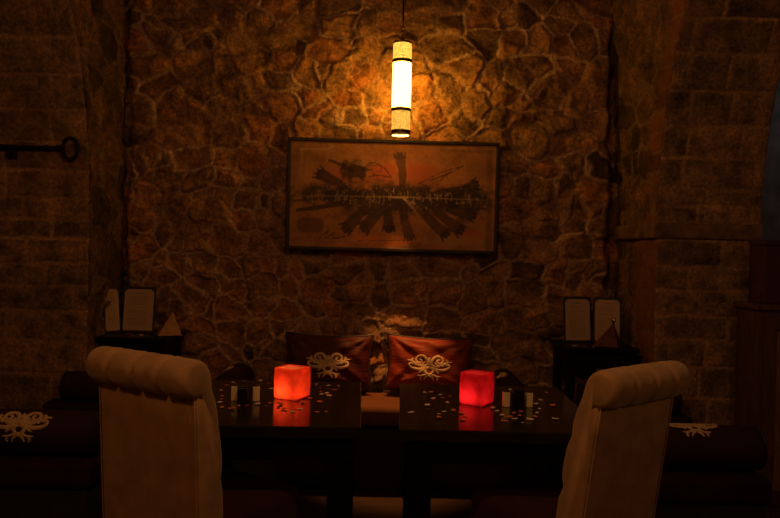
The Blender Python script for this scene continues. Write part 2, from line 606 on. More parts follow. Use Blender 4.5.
# floor, ceiling, other walls
struct(MB().box((-3.5, -0.6, -0.12), (3.7, 4.9, 0.0)).build('floor', M['floor']))
mb = MB()
P_, F_ = [], []
a0 = math.asin(1.4 / RV) - 0.01
N_ = 28
for i in range(N_ + 1):
    a = a0 + (math.pi - a0 - 0.02) * i / N_
    for x in (-3.5, 3.7):
        for rr in (RV, RV + 0.15):
            P_.append((x, YP - RV + rr * math.cos(a), ZS + rr * math.sin(a)))
for i in range(N_):
    b, c = 4 * i, 4 * i + 4
    F_ += [(b, b + 2, c + 2, c), (b + 1, c + 1, c + 3, b + 3), (b, c, c + 1, b + 1), (b + 2, b + 3, c + 3, c + 2)]
F_ += [(0, 1, 3, 2), (4 * N_, 4 * N_ + 2, 4 * N_ + 3, 4 * N_ + 1)]
mb.add(P_, F_)
struct(mb.build('ceiling', M['vault'], smooth=False))
struct(MB().box((-1.95, 3.40, 3.12), (1.75, 4.75, 3.30)).build('ceiling_alcove', M['vault']))
struct(MB().box((-3.5, -0.6, 0), (3.7, -0.4, 1.7)).build('wall_front', M['vault']))
struct(MB().box((-3.55, -0.6, 0), (-3.40, 4.2, 3.9)).build('wall_far_left', M['vault']))
struct(MB().box((3.55, -0.6, 0), (3.70, 4.9, 3.9)).build('wall_far_right', M['vault']))
struct(MB().box((2.0, 4.76, 0), (3.6, 4.90, 3.5)).build('wall_side_room', M['cool_plaster']))


# ---------------------------------------------------------------- painted panels
def painted_panel(name, w, h, d, nx, ny, col, mat, parent, loc=(0, 0, 0), rot=None, corner=0.0):
    """front face towards -y, centred on x and standing from z=0; col: (ny,nx,3)"""
    xs = np.linspace(-w / 2, w / 2, nx)
    zs = np.linspace(0, h, ny)
    X, Z = np.meshgrid(xs, zs)
    if corner:   # clipped upper corners
        over = np.clip(np.abs(X) - (w / 2 - corner), 0, None)
        Z = np.minimum(Z, h - over)
    P = np.stack([X, np.zeros_like(X), Z], -1).reshape(-1, 3)
    i = np.arange(nx * ny).reshape(ny, nx)
    F = np.stack([i[:-1, :-1], i[:-1, 1:], i[1:, 1:], i[1:, :-1]], -1).reshape(-1, 4).tolist()
    rim = np.concatenate([i[0, :], i[1:, -1], i[-1, -2::-1], i[-2:0:-1, 0]])
    k = len(rim)
    B = P[rim] + np.array((0, d, 0))
    a = np.arange(k)
    S = np.stack([rim[a], len(P) + a, len(P) + (a + 1) % k, rim[(a + 1) % k]], -1).tolist()
    faces = F + S + [[len(P) + q for q in reversed(range(k))]]
    me = bpy.data.meshes.new(name)
    me.from_pydata(np.concatenate([P, B]).tolist(), [], faces)
    me.update()
    at = me.attributes.new('paint', 'FLOAT_COLOR', 'POINT')
    c4 = np.ones((len(P) + k, 4), np.float32)
    c4[:len(P), :3] = col.reshape(-1, 3)
    c4[len(P):, :3] = col.reshape(-1, 3)[rim]
    at.data.foreach_set('color', c4.ravel())
    me.materials.append(mat)
    o = bpy.data.objects.new(name, me)
    C.objects.link(o)
    o.location = loc
    if rot:
        o.rotation_euler = rot
    o.parent = parent
    return o


# ---------------------------------------------------------------- framed painting
PW, PH = 1.352, 0.714
art = thing('framed_painting', 'wide abstract painting in dark frame hanging on the stone wall under the lamp', 'painting', (0.006, 4.468, 1.399))
art.rotation_euler = (0, R(0.25), 0)
mb = MB()
fw = 0.022
mb.box((-PW / 2, 0, 0), (PW / 2, 0.034, fw)).box((-PW / 2, 0, PH - fw), (PW / 2, 0.034, PH))
mb.box((-PW / 2, 0, fw), (-PW / 2 + fw, 0.034, PH - fw)).box((PW / 2 - fw, 0, fw), (PW / 2, 0.034, PH - fw))
mb.build('frame', M['frame'], art, bevel=0.004)
nx, ny = 560, 300
cw, ch = PW - 2 * fw, PH - 2 * fw
X, Y = np.meshgrid(np.linspace(288.5 + 4, 499 - 4, nx), np.linspace(250.5 - 4, 141 + 4, ny))   # sketch coordinates of the picture
nz = vnoise(X / 14, Y / 14, 300, 4)
nf = vnoise(X / 2.2, Y / 2.2, 310, 3)
col = np.zeros((ny, nx, 3))
col[:] = (0.36, 0.155, 0.052)
col *= (1 + 0.55 * nz + 0.2 * nf)[..., None]


def lay(c, a):
    global col
    a = np.clip(a, 0, 1)[..., None]
    col = col * (1 - a) + np.array(c) * a


def blob(cx, cy, rx, ry, soft=0.6, wob=0.35, sd=0):
    d = np.sqrt(((X - cx) / rx) ** 2 + ((Y - cy) / ry) ** 2) + wob * vnoise(X / 7, Y / 7, 400 + sd, 3)
    return smooth(1 + soft / 2, 1 - soft / 2, d)


def stroke(pts, w0, w1, soft=1.0):
    pts = np.array(pts, float)
    best = np.full(X.shape, 9.0)
    n = len(pts) - 1
    for i in range(n):
        a, b = pts[i], pts[i + 1]
        ab = b - a
        t = np.clip(((X - a[0]) * ab[0] + (Y - a[1]) * ab[1]) / (ab @ ab + 1e-9), 0, 1)
        d = np.hypot(X - a[0] - t * ab[0], Y - a[1] - t * ab[1])
        wd = w0 + (w1 - w0) * (i + t) / n
        best = np.minimum(best, d - wd)
    return smooth(soft * 0.5, -soft * 0.5, best + 0.5 * nf)


# warm fields
lay((0.40, 0.10, 0.035), 0.75 * blob(421, 172, 16, 9, sd=1))
lay((0.44, 0.10, 0.035), 0.7 * blob(384, 172, 12, 8, sd=2))
lay((0.42, 0.11, 0.03), 0.7 * blob(338, 177, 15, 9, sd=3))
lay((0.52, 0.17, 0.04), 0.8 * blob(390, 239, 34, 4.5, sd=4))
lay((0.42, 0.10, 0.03), 0.7 * blob(473, 233, 14, 6, sd=5))
lay((0.40, 0.24, 0.10), 0.5 * blob(455, 238, 28, 5, sd=6))
lay((0.10, 0.045, 0.02), 0.75 * stroke([(307, 226), (319, 226)], 7.5, 7.5, 3))
lay((0.48, 0.30, 0.14), 0.55 * stroke([(302, 153), (328, 152), (334, 149)], 1.0, 1.4) + 0.4 * stroke([(303, 153), (302, 178)], 1.2, 0.8))
lay((0.06, 0.03, 0.014), 0.45 * stroke([(489, 150), (490, 246)], 3.0, 3.0, 4))
lay((0.06, 0.03, 0.014), 0.35 * stroke([(440, 150), (492, 151)], 1.2, 2.0, 2))
# dark central mass and radiating hands
DK = (0.030, 0.016, 0.010)
lay(DK, 0.9 * blob(398, 197, 88, 10, 0.9, 0.8, 8))
lay(DK, 0.75 * blob(425, 200, 52, 15, 1.0, 0.9, 9) + 0.6 * blob(372, 205, 40, 16, 1.0, 0.9, 10))


def hand(base, tip, w, fl, ang=0.9, a=0.8):
    base, tip = np.array(base, float), np.array(tip, float)
    d = (tip - base) / np.linalg.norm(tip - base)
    nrm_ = np.array((-d[1], d[0]))
    mid = (base + tip) / 2 + nrm_ * w * 0.5
    w *= 1.35
    lay(DK, a * stroke([base, mid, tip], w * 0.55, w))
    for k in range(4):
        s = (k - 1.5) / 1.5
        p0 = tip + nrm_ * s * w * 0.85
        p1 = p0 + (d + nrm_ * s * 0.35) * fl * (1 - 0.15 * abs(s))
        lay(DK, a * stroke([p0, p1], w * 0.24, w * 0.15, 0.7))
    lay((0.12, 0.06, 0.03), 0.35 * a * stroke([base, mid], w * 0.15, w * 0.1))


hand((403, 190), (400, 159), 3.6, 6)
hand((352, 194), (323, 177), 4.0, 7)
hand((392, 200), (391, 226), 4.2, 5)
hand((404, 200), (411, 234), 3.8, 5, a=0.6)
hand((378, 203), (350, 227), 4.6, 6)
hand((395, 203), (368, 226), 4.6, 6)
hand((418, 203), (446, 230), 4.2, 6)
hand((432, 202), (460, 226), 4.2, 6)
hand((440, 196), (474, 183), 4.0, 5)
hand((440, 202), (472, 212), 4.0, 5)
lay(DK, 0.85 * stroke([(300, 212), (325, 208), (350, 203)], 1.6, 3.0))
lay(DK, 0.8 * stroke([(330, 163), (345, 168), (352, 172)], 1.2, 2.6))
lay(DK, 0.85 * blob(357, 171, 13, 9, 0.5, 0.7, 12))
lay(DK, 0.7 * stroke([(366, 166), (376, 164), (386, 170), (392, 178), (380, 176), (370, 178)], 0.5, 0.8))
lay(DK, 0.75 * stroke([(470, 184), (448, 188), (432, 194)], 1.0, 2.4))
lay(DK, 0.75 * stroke([(486, 206), (470, 205), (440, 201)], 1.0, 3.0))
lay(DK, 0.7 * stroke([(296, 203), (318, 200), (350, 198)], 1.0, 2.5))
lay((0.40, 0.25, 0.11), 0.6 * blob(361, 165, 7, 2.2, 0.5, 0.5, 13))
rs = random.Random(5)
for (cx, cy, sx, sy, n) in ((372, 171, 12, 7, 10), (340, 196, 16, 9, 14), (305, 199, 10, 10, 7), (440, 196, 22, 9, 14)):
    p = [(cx + rs.uniform(-sx, sx), cy + rs.uniform(-sy, sy)) for _ in range(n)]
    lay(DK, 0.7 * stroke(p, 0.35, 0.35, 0.8))
lay(DK, 0.8 * stroke([(418, 184), (440, 172), (463, 165), (452, 171), (430, 180)], 0.35, 0.5, 0.8))
lay(DK, 0.7 * stroke([(443, 175), (441, 180), (446, 173), (448, 178)], 0.4, 0.4, 0.8))
lay(DK, 0.8 * stroke([(322, 239), (331, 231), (328, 239), (337, 232), (336, 239), (348, 236)], 0.7, 0.5, 0.8))   # a scribbled flourish
lay(DK, 0.6 * stroke([(360, 240), (415, 238)], 0.4, 0.4, 0.8))
# pale scratched line and its scribbles
PL = (0.62, 0.47, 0.28)
lay((0.05, 0.03, 0.02), 0.6 * stroke([(288, 198), (500, 197.5)], 0.6, 0.6))
lay(PL, (0.45 + 0.5 * nf) * stroke([(300, 198), (395, 196.5), (485, 197.5)], 0.25, 0.35, 1.0))
lay(PL, 0.7 * blob(398, 197, 10, 1.3, 0.8, 0.5, 15))
for k in range(80):
    cx = rs.uniform(300, 488)
    a = rs.uniform(0, 6.28)
    L = rs.uniform(2.5, 8)
    cy = 197 + rs.uniform(-4, 5)
    p = [(cx, cy)]
    for q in range(4):
        p.append((p[-1][0] + rs.uniform(-L, L) * 0.35, cy + rs.uniform(-L, L) * 0.9))
    lay(PL, rs.uniform(0.25, 0.6) * stroke(p, 0.1, 0.15, 0.7))
for k in range(9):
    a = R(rs.uniform(15, 60))
    L = rs.uniform(10, 26)
    lay(PL, 0.45 * stroke([(404, 198), (404 + L * 0.6 * math.cos(a), 198 + L * 0.5 * math.sin(a)), (404 + L * math.cos(a), 198 + L * math.sin(a))], 0.2, 0.15, 0.7))
for k in range(40):
    cx, cy = rs.gauss(392, 44), rs.gauss(198, 7)
    lay(PL, 0.6 * blob(cx, cy, 0.5, 0.5, 0.9, 0.1, 16))
painted_panel('canvas', cw, ch, 0.02, nx, ny, np.clip(col, 0.004, 1), attr_mat('painted_canvas', rough=0.55, bump=0.25, spec=0.3), art, (0, 0.010, fw))

# ---------------------------------------------------------------- pendant lamp
lamp = thing('pendant_lamp', 'glowing cylindrical pendant lamp with patterned bands hanging before the stone wall', 'lamp', (LAMP[0], LAMP[1], 2.108))
RL = 0.0575


def ring_band(z0, z1, ro, ri):
    return MB().lathe([(ri, z0), (ro, z0), (ro, z1), (ri, z1)], 40, close=True)


ring_band(0.012, 0.030, RL + 0.002, RL - 0.004).build('lower_rim', M['bronze'], lamp, smooth=False)
ring_band(0.030, 0.148, RL - 0.001, RL - 0.005).build('lower_band', M['band_glow_low'], lamp)
ring_band(0.144, 0.164, RL + 0.003, RL - 0.004).build('ring', M['bronze'], lamp)
ring_band(0.162, 0.440, RL - 0.001, RL - 0.005).build('lamp_shade', M['shade_glow'], lamp)
ring_band(0.436, 0.457, RL + 0.003, RL - 0.004).build('ring', M['bronze'], lamp)
ring_band(0.454, 0.556, RL - 0.001, RL - 0.005).build('upper_band', M['band_glow'], lamp)
ring_band(0.030, 0.550, RL - 0.0055, RL - 0.0075).build('lining', M['shade_inner'], lamp)
ring_band(0.0, 0.012, RL - 0.001, RL - 0.006).build('lower_lip', M['shade_inner'], lamp)
MB().lathe([(RL + 0.002, 0.552), (RL + 0.003, 0.562), (0.03, 0.572), (0.012, 0.578), (0.008, 0.588)], 40).build('top_cap', M['bronze'], lamp)
# chain of small links, then the dark cord
ch_mb = MB()
z = 0.592
for k in range(4):
    lk = []
    for j in range(14):
        a = 2 * math.pi * j / 14
        dx, dz = 0.011 * math.cos(a), 0.018 * math.sin(a)
        lk.append((dx, 0, z + dz) if k % 2 == 0 else (0, dx, z + dz))
    ch_mb.tube(lk, 0.0035, 8, closed=True)
    z += 0.027
ch_mb.build('chain', M['polished'], lamp, smooth=True)
MB().tube([(0, 0, 0.685), (0, 0, 1.02)], 0.005, 8).build('cord', M['iron'], lamp)
MB().lathe([(0.05, 1.0), (0.045, 1.012), (0.01, 1.02)], 24).build('ceiling_rose', M['bronze'], lamp)
MB().lathe([(0.0, 0.26), (0.012, 0.265), (0.020, 0.285), (0.016, 0.315), (0.010, 0.33), (0.010, 0.36), (0.0, 0.362)], 20).build('bulb', M['shade_inner'], lamp, smooth=True)
sp = bpy.data.lights.new('bulb_light', 'SPOT')
sp.energy = 150
sp.color = (1.0, 0.40, 0.09)
sp.spot_size = R(70)
sp.spot_blend = 0.3
sp.shadow_soft_size = 0.014
so = bpy.data.objects.new('bulb_light', sp)
C.objects.link(so)
so.parent = lamp
so.location = (0, 0, 0.24)

# ---------------------------------------------------------------- embroidery
def chaikin(p, n=2):
    p = [np.array(q, float) for q in p]
    for _ in range(n):
        o = [p[0]]
        for a, b in zip(p[:-1], p[1:]):
            o += [a * 0.75 + b * 0.25, a * 0.25 + b * 0.75]
        o.append(p[-1])
        p = o
    return p


HALF = [
    ([(0.10, 0.22), (0.14, 0.44), (0.34, 0.60), (0.58, 0.52), (0.64, 0.34), (0.50, 0.22), (0.36, 0.28), (0.36, 0.40), (0.47, 0.41)], 0.058, 0.03),
    ([(0.04, 0.20), (0.22, 0.10), (0.42, 0.10), (0.56, 0.18), (0.66, 0.30)], 0.06, 0.03),
    ([(0.10, 0.08), (0.34, -0.04), (0.62, -0.05), (0.86, 0.02), (0.95, 0.14), (0.86, 0.23), (0.76, 0.18)], 0.062, 0.028),
    ([(0.58, 0.14), (0.74, 0.28), (0.86, 0.34), (1.05, 0.35)], 0.06, 0.012),
    ([(0.74, 0.44), (0.80, 0.38), (0.84, 0.30)], 0.05, 0.03),
    ([(0.20, 0.30), (0.30, 0.18), (0.46, 0.14)], 0.05, 0.03),
    ([(0.02, 0.06), (0.16, 0.00), (0.20, -0.12), (0.10, -0.24), (0.0, -0.30)], 0.05, 0.04),
    ([(0.18, 0.0), (0.36, -0.12), (0.44, -0.20)], 0.04, 0.02),
    ([(0.0, -0.27), (0.16, -0.28), (0.34, -0.35), (0.54, -0.34)], 0.05, 0.012),
    ([(0.06, -0.32), (0.18, -0.42), (0.22, -0.54)], 0.045, 0.015),
    ([(0.34, -0.36), (0.42, -0.46), (0.36, -0.54)], 0.04, 0.02),
]
MIDL = [([(0.0, 0.52), (0.0, 0.42), (0.0, 0.26)], 0.03, 0.075), ([(0.0, 0.24), (0.0, 0.08)], 0.05, 0.04), ([(0.0, -0.2), (0.0, -0.34)], 0.03, 0.06)]


def embroidery(surf, scale, parent, lift=0.0035):
    """surf(a, b) -> (point, normal) for offsets a, b in metres from the motif's centre"""
    mb = MB()
    L = [(p, a, b) for p, a, b in HALF] + [([(-x, y) for x, y in p], a, b) for p, a, b in HALF] + MIDL
    for pts, w0, w1 in L:
        pts = chaikin(pts, 3 if len(pts) > 3 else 2)
        n = len(pts)
        V, F = [], []
        for i, q in enumerate(pts):
            t = pts[min(i + 1, n - 1)] - pts[max(i - 1, 0)]
            t = t / (np.linalg.norm(t) + 1e-9)
            nn = np.array((-t[1], t[0]))
            wd = 1.5 * (w0 + (w1 - w0) * i / (n - 1))
            for s, lf in ((-1, -0.001), (-0.6, lift), (0.6, lift), (1, -0.001)):
                c = (q + nn * s * wd) * scale
                P, N = surf(c[0], c[1])
                V.append(tuple(P + N * lf))
        for i in range(n - 1):
            for j in range(3):
                F.append((4 * i + j, 4 * i + j + 1, 4 * i + 5 + j, 4 * i + 4 + j))
        F += [(0, 1, 2, 3), tuple(4 * (n - 1) + k for k in (3, 2, 1, 0))]
        mb.add(V, F)
    return mb.build('embroidery', M['cream_thread'], parent, smooth=True)


# ---------------------------------------------------------------- cushions
def cushion(label, loc, rz, tilt, wd, ht, mat, seed, twist=0.0):
    root = thing('cushion', label, 'cushion', loc, 0, 'embroidered cushions on the alcove bench')
    root.rotation_euler = (R(tilt), R(twist), rz)

    def S(uu, vv, side):
        pin = 0.09
        x = wd / 2 * uu * (1 - pin * (1 - vv * vv) * abs(uu) ** 3)
        zz = ht / 2 * vv * (1 - 0.11 * (1 - uu * uu) * abs(vv) ** 3)
        prof = max(0.0, (1 - uu ** 4)) ** 0.55 * max(0.0, (1 - vv ** 4)) ** 0.55
        wr = 0.0
        for k, (cu, cv) in enumerate(((-1, 1), (1, 1), (-1, -1), (1, -1))):
            a = math.atan2(vv - cv, uu - cu)
            rr = math.hypot(uu - cu, vv - cv)
            wr += 0.008 * math.sin(13 * a + seed + k) * max(0, 1 - rr / 1.3) * min(1, rr * 4)
        wr += 0.005 * math.sin(9 * uu + 4 * vv + seed) * math.cos(5 * vv - seed)
        y = -side * (0.062 * prof + wr * prof * 1.5)
        return np.array((x, y, zz + ht / 2))
    mb = MB()
    nu, nv = 44, 34
    for side in (1, -1):
        V = [tuple(S(-1 + 2 * i / nu, -1 + 2 * j / nv, side)) for j in range(nv + 1) for i in range(nu + 1)]
        F = []
        for j in range(nv):
            for i in range(nu):
                q = (j * (nu + 1) + i, j * (nu + 1) + i + 1, (j + 1) * (nu + 1) + i + 1, (j + 1) * (nu + 1) + i)
                F.append(q if side > 0 else q[::-1])
        mb.add(V, F)
    o = mb.build('cushion_cover', mat, root, smooth=True)
    rim = [S(-1 + 2 * i / nu, -1, 1) for i in range(nu)] + [S(1, -1 + 2 * j / nv, 1) for j in range(nv)] + \
          [S(1 - 2 * i / nu, 1, 1) for i in range(nu)] + [S(-1, 1 - 2 * j / nv, 1) for j in range(nv)]
    MB().tube([tuple(q) for q in rim], 0.0075, 8, closed=True).build('piping', M['piping'], root, smooth=True)

    def surf(a, b):
        uu, vv = a / (wd / 2), (b - 0.035) / (ht / 2)
        p = S(uu, vv, 1)
        n = np.cross(S(uu + 0.01, vv, 1) - S(uu - 0.01, vv, 1), S(uu, vv + 0.01, 1) - S(uu, vv - 0.01, 1))
        return p, n / (np.linalg.norm(n) + 1e-12)
    embroidery(surf, 0.134, root)
    return root


cushion('shaded maroon satin cushion with cream scroll motif, behind the left red candle', (-0.372, 4.345, 0.535), R(2), -13, 0.555, 0.345, M['maroon'], 1.3, 1.0)
cushion('maroon satin cushion lit from above, cream scroll motif, right of the gap on the bench', (0.255, 4.34, 0.535), R(-3), -13, 0.545, 0.345, M['maroon_lit'], 4.1, 1.5)


# ---------------------------------------------------------------- bolsters
def bolster(label, loc, rz, length, rad, ang, group=None, emblem=0.105):
    """cylinder lying along local x, its centre on the axis; ang turns the motif from facing -y (0) to facing up (90)"""
    root = thing('bolster', label, 'bolster cushion', loc, rz, group)
    prof = [(0.02, -length / 2 + 0.006), (rad * 0.72, -length / 2), (rad * 0.93, -length / 2 + 0.014), (rad, -length / 2 + 0.045),
            (rad * 1.0, 0), (rad, length / 2 - 0.045), (rad * 0.93, length / 2 - 0.014), (rad * 0.72, length / 2), (0.02, length / 2 - 0.006)]
    m = Matrix.Rotation(R(90), 4, 'Y')
    MB().lathe(prof, 40, m).build('bolster_cover', M['bolster'], root, smooth=True)
    for s in (-1, 1):
        MB().lathe([(0.0, -0.006), (0.016, -0.004), (0.018, 0.002), (0.010, 0.008), (0, 0.009)], 16,
                   Matrix.Translation((s * (length / 2 - 0.006), 0, 0)) @ Matrix.Rotation(R(90 * s), 4, 'Y')).build('button', M['piping'], root, smooth=True)
        MB().tube([(s * (length / 2 - 0.010), rad * 0.94 * math.cos(t), rad * 0.94 * math.sin(t)) for t in np.linspace(0, 6.283, 40, endpoint=False)],
                  0.005, 8, closed=True).build('piping', M['piping'], root, smooth=True)
    if emblem:
        def surf(a, b):
            t = R(ang) + b / rad
            nn = np.array((0, -math.cos(t), math.sin(t)))
            return np.array((a, 0, 0)) + nn * rad * 1.0005, nn
        embroidery(surf, emblem, root, 0.004)
    return root


# alcove bench
bench = thing('alcove_bench', 'built-in bench with brown seat pad against the rubble wall', 'bench', (-0.15, 4.27, 0))
MB().box((-1.14, -0.20, 0.0), (1.15, 0.205, 0.38)).build('base', M['dark_base'], bench, bevel=0.006)
MB().box((-1.14, -0.24, 0.381), (1.15, 0.205, 0.50)).build('seat_pad', M['bench_pad'], bench, bevel=0.035, seg=5, smooth=True)
bolster('dark bolster with cream motif on the alcove bench, behind the left cream shakers', (-0.93, 4.24, 0.589), R(-90), 0.40, 0.086, 62, None, 0.055)
bolster('dark bolster with cream motif on the alcove bench, behind the right cream shakers', (0.73, 4.24, 0.589), R(-90), 0.40, 0.086, 62, None, 0.055)


# daybeds in front of the piers
def daybed(label, x0, x1):
    root = thing('daybed', label, 'daybed', ((x0 + x1) / 2, 3.47, 0), 0, 'daybeds before the piers')
    hw = (x1 - x0) / 2
    MB().box((-hw + 0.02, -0.46, 0.06), (hw - 0.02, 0.46, 0.342)).build('base', M['dark_base'], root, bevel=0.008)
    MB().box((-hw, -0.48, 0.343), (hw, 0.48, 0.463)).build('mattress', M['dark_pad'], root, bevel=0.03, seg=5, smooth=True)
    MB().box((-hw, 0.33, 0.4635), (hw, 0.48, 0.534)).build('raised_end', M['dark_pad'], root, bevel=0.02, seg=4, smooth=True)
    for sx in (-1, 1):
        for sy in (-1, 1):
            MB().box((sx * (hw - 0.08) - 0.025, sy * 0.40 - 0.025, 0.0), (sx * (hw - 0.08) + 0.025, sy * 0.40 + 0.025, 0.061)).build('leg', M['black_wood'], root)


daybed('dark cushioned daybed at the left edge before the brick pier', -1.88, -1.265)
daybed('dark cushioned daybed at the right edge before the brick pier', 1.05, 1.67)
bolster('near bolster with big cream motif on the left daybed', (-1.595, 3.12, 0.562), 0, 0.64, 0.097, 28, 'near bolsters on the daybeds', 0.125)
bolster('near bolster on the right daybed, cream motif seen edge-on along its top', (1.365, 3.12, 0.562), 0, 0.60, 0.097, 78, 'near bolsters on the daybeds', 0.115)
bolster('far plain bolster on the left daybed, just left of the chair back', (-1.535, 3.875, 0.617), 0, 0.51, 0.082, 0, 'far bolsters on the daybeds', None)
bolster('far plain bolster on the right daybed, just right of the chair back', (1.34, 3.875, 0.617), 0, 0.55, 0.082, 0, 'far bolsters on the daybeds', None)


# ---------------------------------------------------------------- tables
def table(label, x0, x1, inner, rz):
    y0, y1 = 2.533, 3.41
    root = thing('dining_table', label, 'table', ((x0 + x1) / 2, (y0 + y1) / 2, 0), rz, 'dark dining tables')
    hx, hy = (x1 - x0) / 2, (y1 - y0) / 2
    MB().box((-hx, -hy, 0.715), (hx, hy, 0.76)).build('tabletop', M['table_top'], root, bevel=0.004)
    a = MB()
    t = 0.022
    ax, ay = hx - 0.022, hy - 0.022
    a.box((-ax, -ay, 0.63), (ax, -ay + t, 0.7145)).box((-ax, ay - t, 0.63), (ax, ay, 0.7145))
    a.box((-ax, -ay + t, 0.63), (-ax + t, ay - t, 0.7145)).box((ax - t, -ay + t, 0.63), (ax, ay - t, 0.7145))
    a.build('apron', M['black_wood'], root, bevel=0.002)
    xi = inner * (hx - 0.075)
    xo = -inner * (hx - 0.075)
    for x, y in ((xi, -hy + 0.075), (xi, hy - 0.075), (xo, 0.08), (xo, hy - 0.075)):
        MB().box((x - 0.046, y - 0.046, 0), (x + 0.046, y + 0.046, 0.7135)).build('leg', M['black_wood'], root, bevel=0.004)
    return root


table('dark polished table on the left, bearing the orange-red candle', -0.84, -0.109, 1, R(2.2))
table('dark polished table on the right, bearing the crimson candle', 0.055, 0.82, -1, R(-0.8))


# ---------------------------------------------------------------- scroll-back chairs
def chair(label, loc, rz, rec, width):
    """origin on the floor below the middle of the top of the outer back; faces local +y"""
    root = thing('dining_chair', label, 'chair', loc, rz, 'cream scroll-back chairs')
    ZT = 0.946
    tr = math.tan(R(rec))
    prof = []          # (y, z, tuft weight) - outer back upwards, round the roll, down the front
    for i in range(9):
        prof.append((0.0, 0.16 + (ZT - 0.02 - 0.16) * i / 8, 0.0))
    yc, zc, rr = 0.008, ZT + 0.036, 0.065
    for i in range(21):
        a = R(-62 - (360 - 62 - 8) * i / 20)
        prof.append((yc + rr * math.cos(a), zc + rr * math.sin(a), min(1, i / 4)))
    for i in range(1, 19):
        t = i / 18
        z_ = zc + rr * math.sin(R(8)) * (1 - t) - t * (zc - 0.20)
        y_ = yc + rr + 0.042 * math.sin(min(1, t * 2.6) * math.pi / 2)
        prof.append((y_, z_, 1.0))
    n = len(prof)
    P2 = np.array([(p[0] + (ZT - p[1]) * tr, p[1]) for p in prof])
    W = np.array([p[2] for p in prof])
    T = np.roll(P2, -1, 0) - np.roll(P2, 1, 0)
    N2 = np.stack([-T[:, 1], T[:, 0]], 1)
    N2 /= np.linalg.norm(N2, axis=1)[:, None] + 1e-9
    # arc length along the roll and front, for the rows of tufting
    L = np.concatenate([[0], np.cumsum(np.linalg.norm(np.diff(P2, axis=0), axis=1))])
    L -= L[9]
    hw = width / 2
    us = [-hw, -hw + 0.004, -hw + 0.014, -hw + 0.030] + list(np.linspace(-hw + 0.045, hw - 0.045, 41)) + [hw - 0.030, hw - 0.014, hw - 0.004, hw]
    inset = {0: 0.020, 1: 0.010, 2: 0.003}
    V, F = [], []
    K = len(us)
    for i, x in enumerate(us):
        k = min(i, K - 1 - i)
        ins = inset.get(k, 0.0)
        for j in range(n):
            cr = 0.0
            if W[j] > 0:
                s = (x / width + 0.5) * 4
                fr = abs(s - round(s)) if 0 < round(s) < 4 else 1.0
                cr += 0.017 * math.exp(-(fr / 0.07) ** 2)
                if L[j] > 0.36:
                    q = (L[j] - 0.36) / 0.17
                    fq = abs(q - round(q))
                    cr += 0.013 * math.exp(-(fq / 0.10) ** 2)
                cr -= 0.006 * (0.5 - min(0.5, fr))
                cr *= W[j]
            p = P2[j] - N2[j] * (ins - 0.0) - N2[j] * cr
            V.append((x, p[0], p[1]))
    for i in range(K - 1):
        for j in range(n):
            j2 = (j + 1) % n
            F.append((i * n + j, (i + 1) * n + j, (i + 1) * n + j2, i * n + j2))
    F.append(tuple(range(n)))
    F.append(tuple((K - 1) * n + j for j in reversed(range(n))))
    o = MB().add(V, F).build('backrest', M['velvet'], root, smooth=True)
    me = o.data
    # welt along both edges of the outer back
    for s in (-1, 1):
        x = s * (hw - 0.012)
        MB().tube([(x, P2[j][0] - 0.0005, P2[j][1]) for j in range(0, 9)], 0.0028, 8).build('welt', M['velvet'], root, smooth=True)
    ys = (ZT - 0.46) * tr + 0.094
    sw = hw - 0.01
    MB().box((-sw, ys, 0.30), (sw, ys + 0.44, 0.50)).build('seat', M['seat_red'], root, bevel=0.045, seg=6, smooth=True)
    for sx in (-1, 1):
        for yy in (ys + 0.045, ys + 0.39):
            MB().add([(sx * (sw - 0.05) + a * q, yy + b * q, z_) for z_, q in ((0.0, 0.016), (0.32, 0.024)) for a, b in ((-1, -1), (1, -1), (1, 1), (-1, 1))],
                     [(3, 2, 1, 0), (4, 5, 6, 7), (0, 1, 5, 4), (1, 2, 6, 5), (2, 3, 7, 6), (3, 0, 4, 7)]).build('leg', M['black_wood'], root, bevel=0.003)
    return root


chair('cream scroll-back chair on the left, its wide back toward the viewer', (-0.818, 2.351, 0), R(-32.6), 3, 0.512)
chair('cream scroll-back chair on the right, tufted edge and plain back showing', (0.844, 2.329, 0), R(36.9), 8, 0.437)


# ---------------------------------------------------------------- candles
def rsq(s, r, z, n=6):
    o = []
    for cx, cy, a0_ in ((1, 1, 0), (-1, 1, 90), (-1, -1, 180), (1, -1, 270)):
        for i in range(n + 1):
            a = R(a0_ + 90 * i / n)
            o.append((cx * (s - r) + r * math.cos(a), cy * (s - r) + r * math.sin(a), z))
    return o


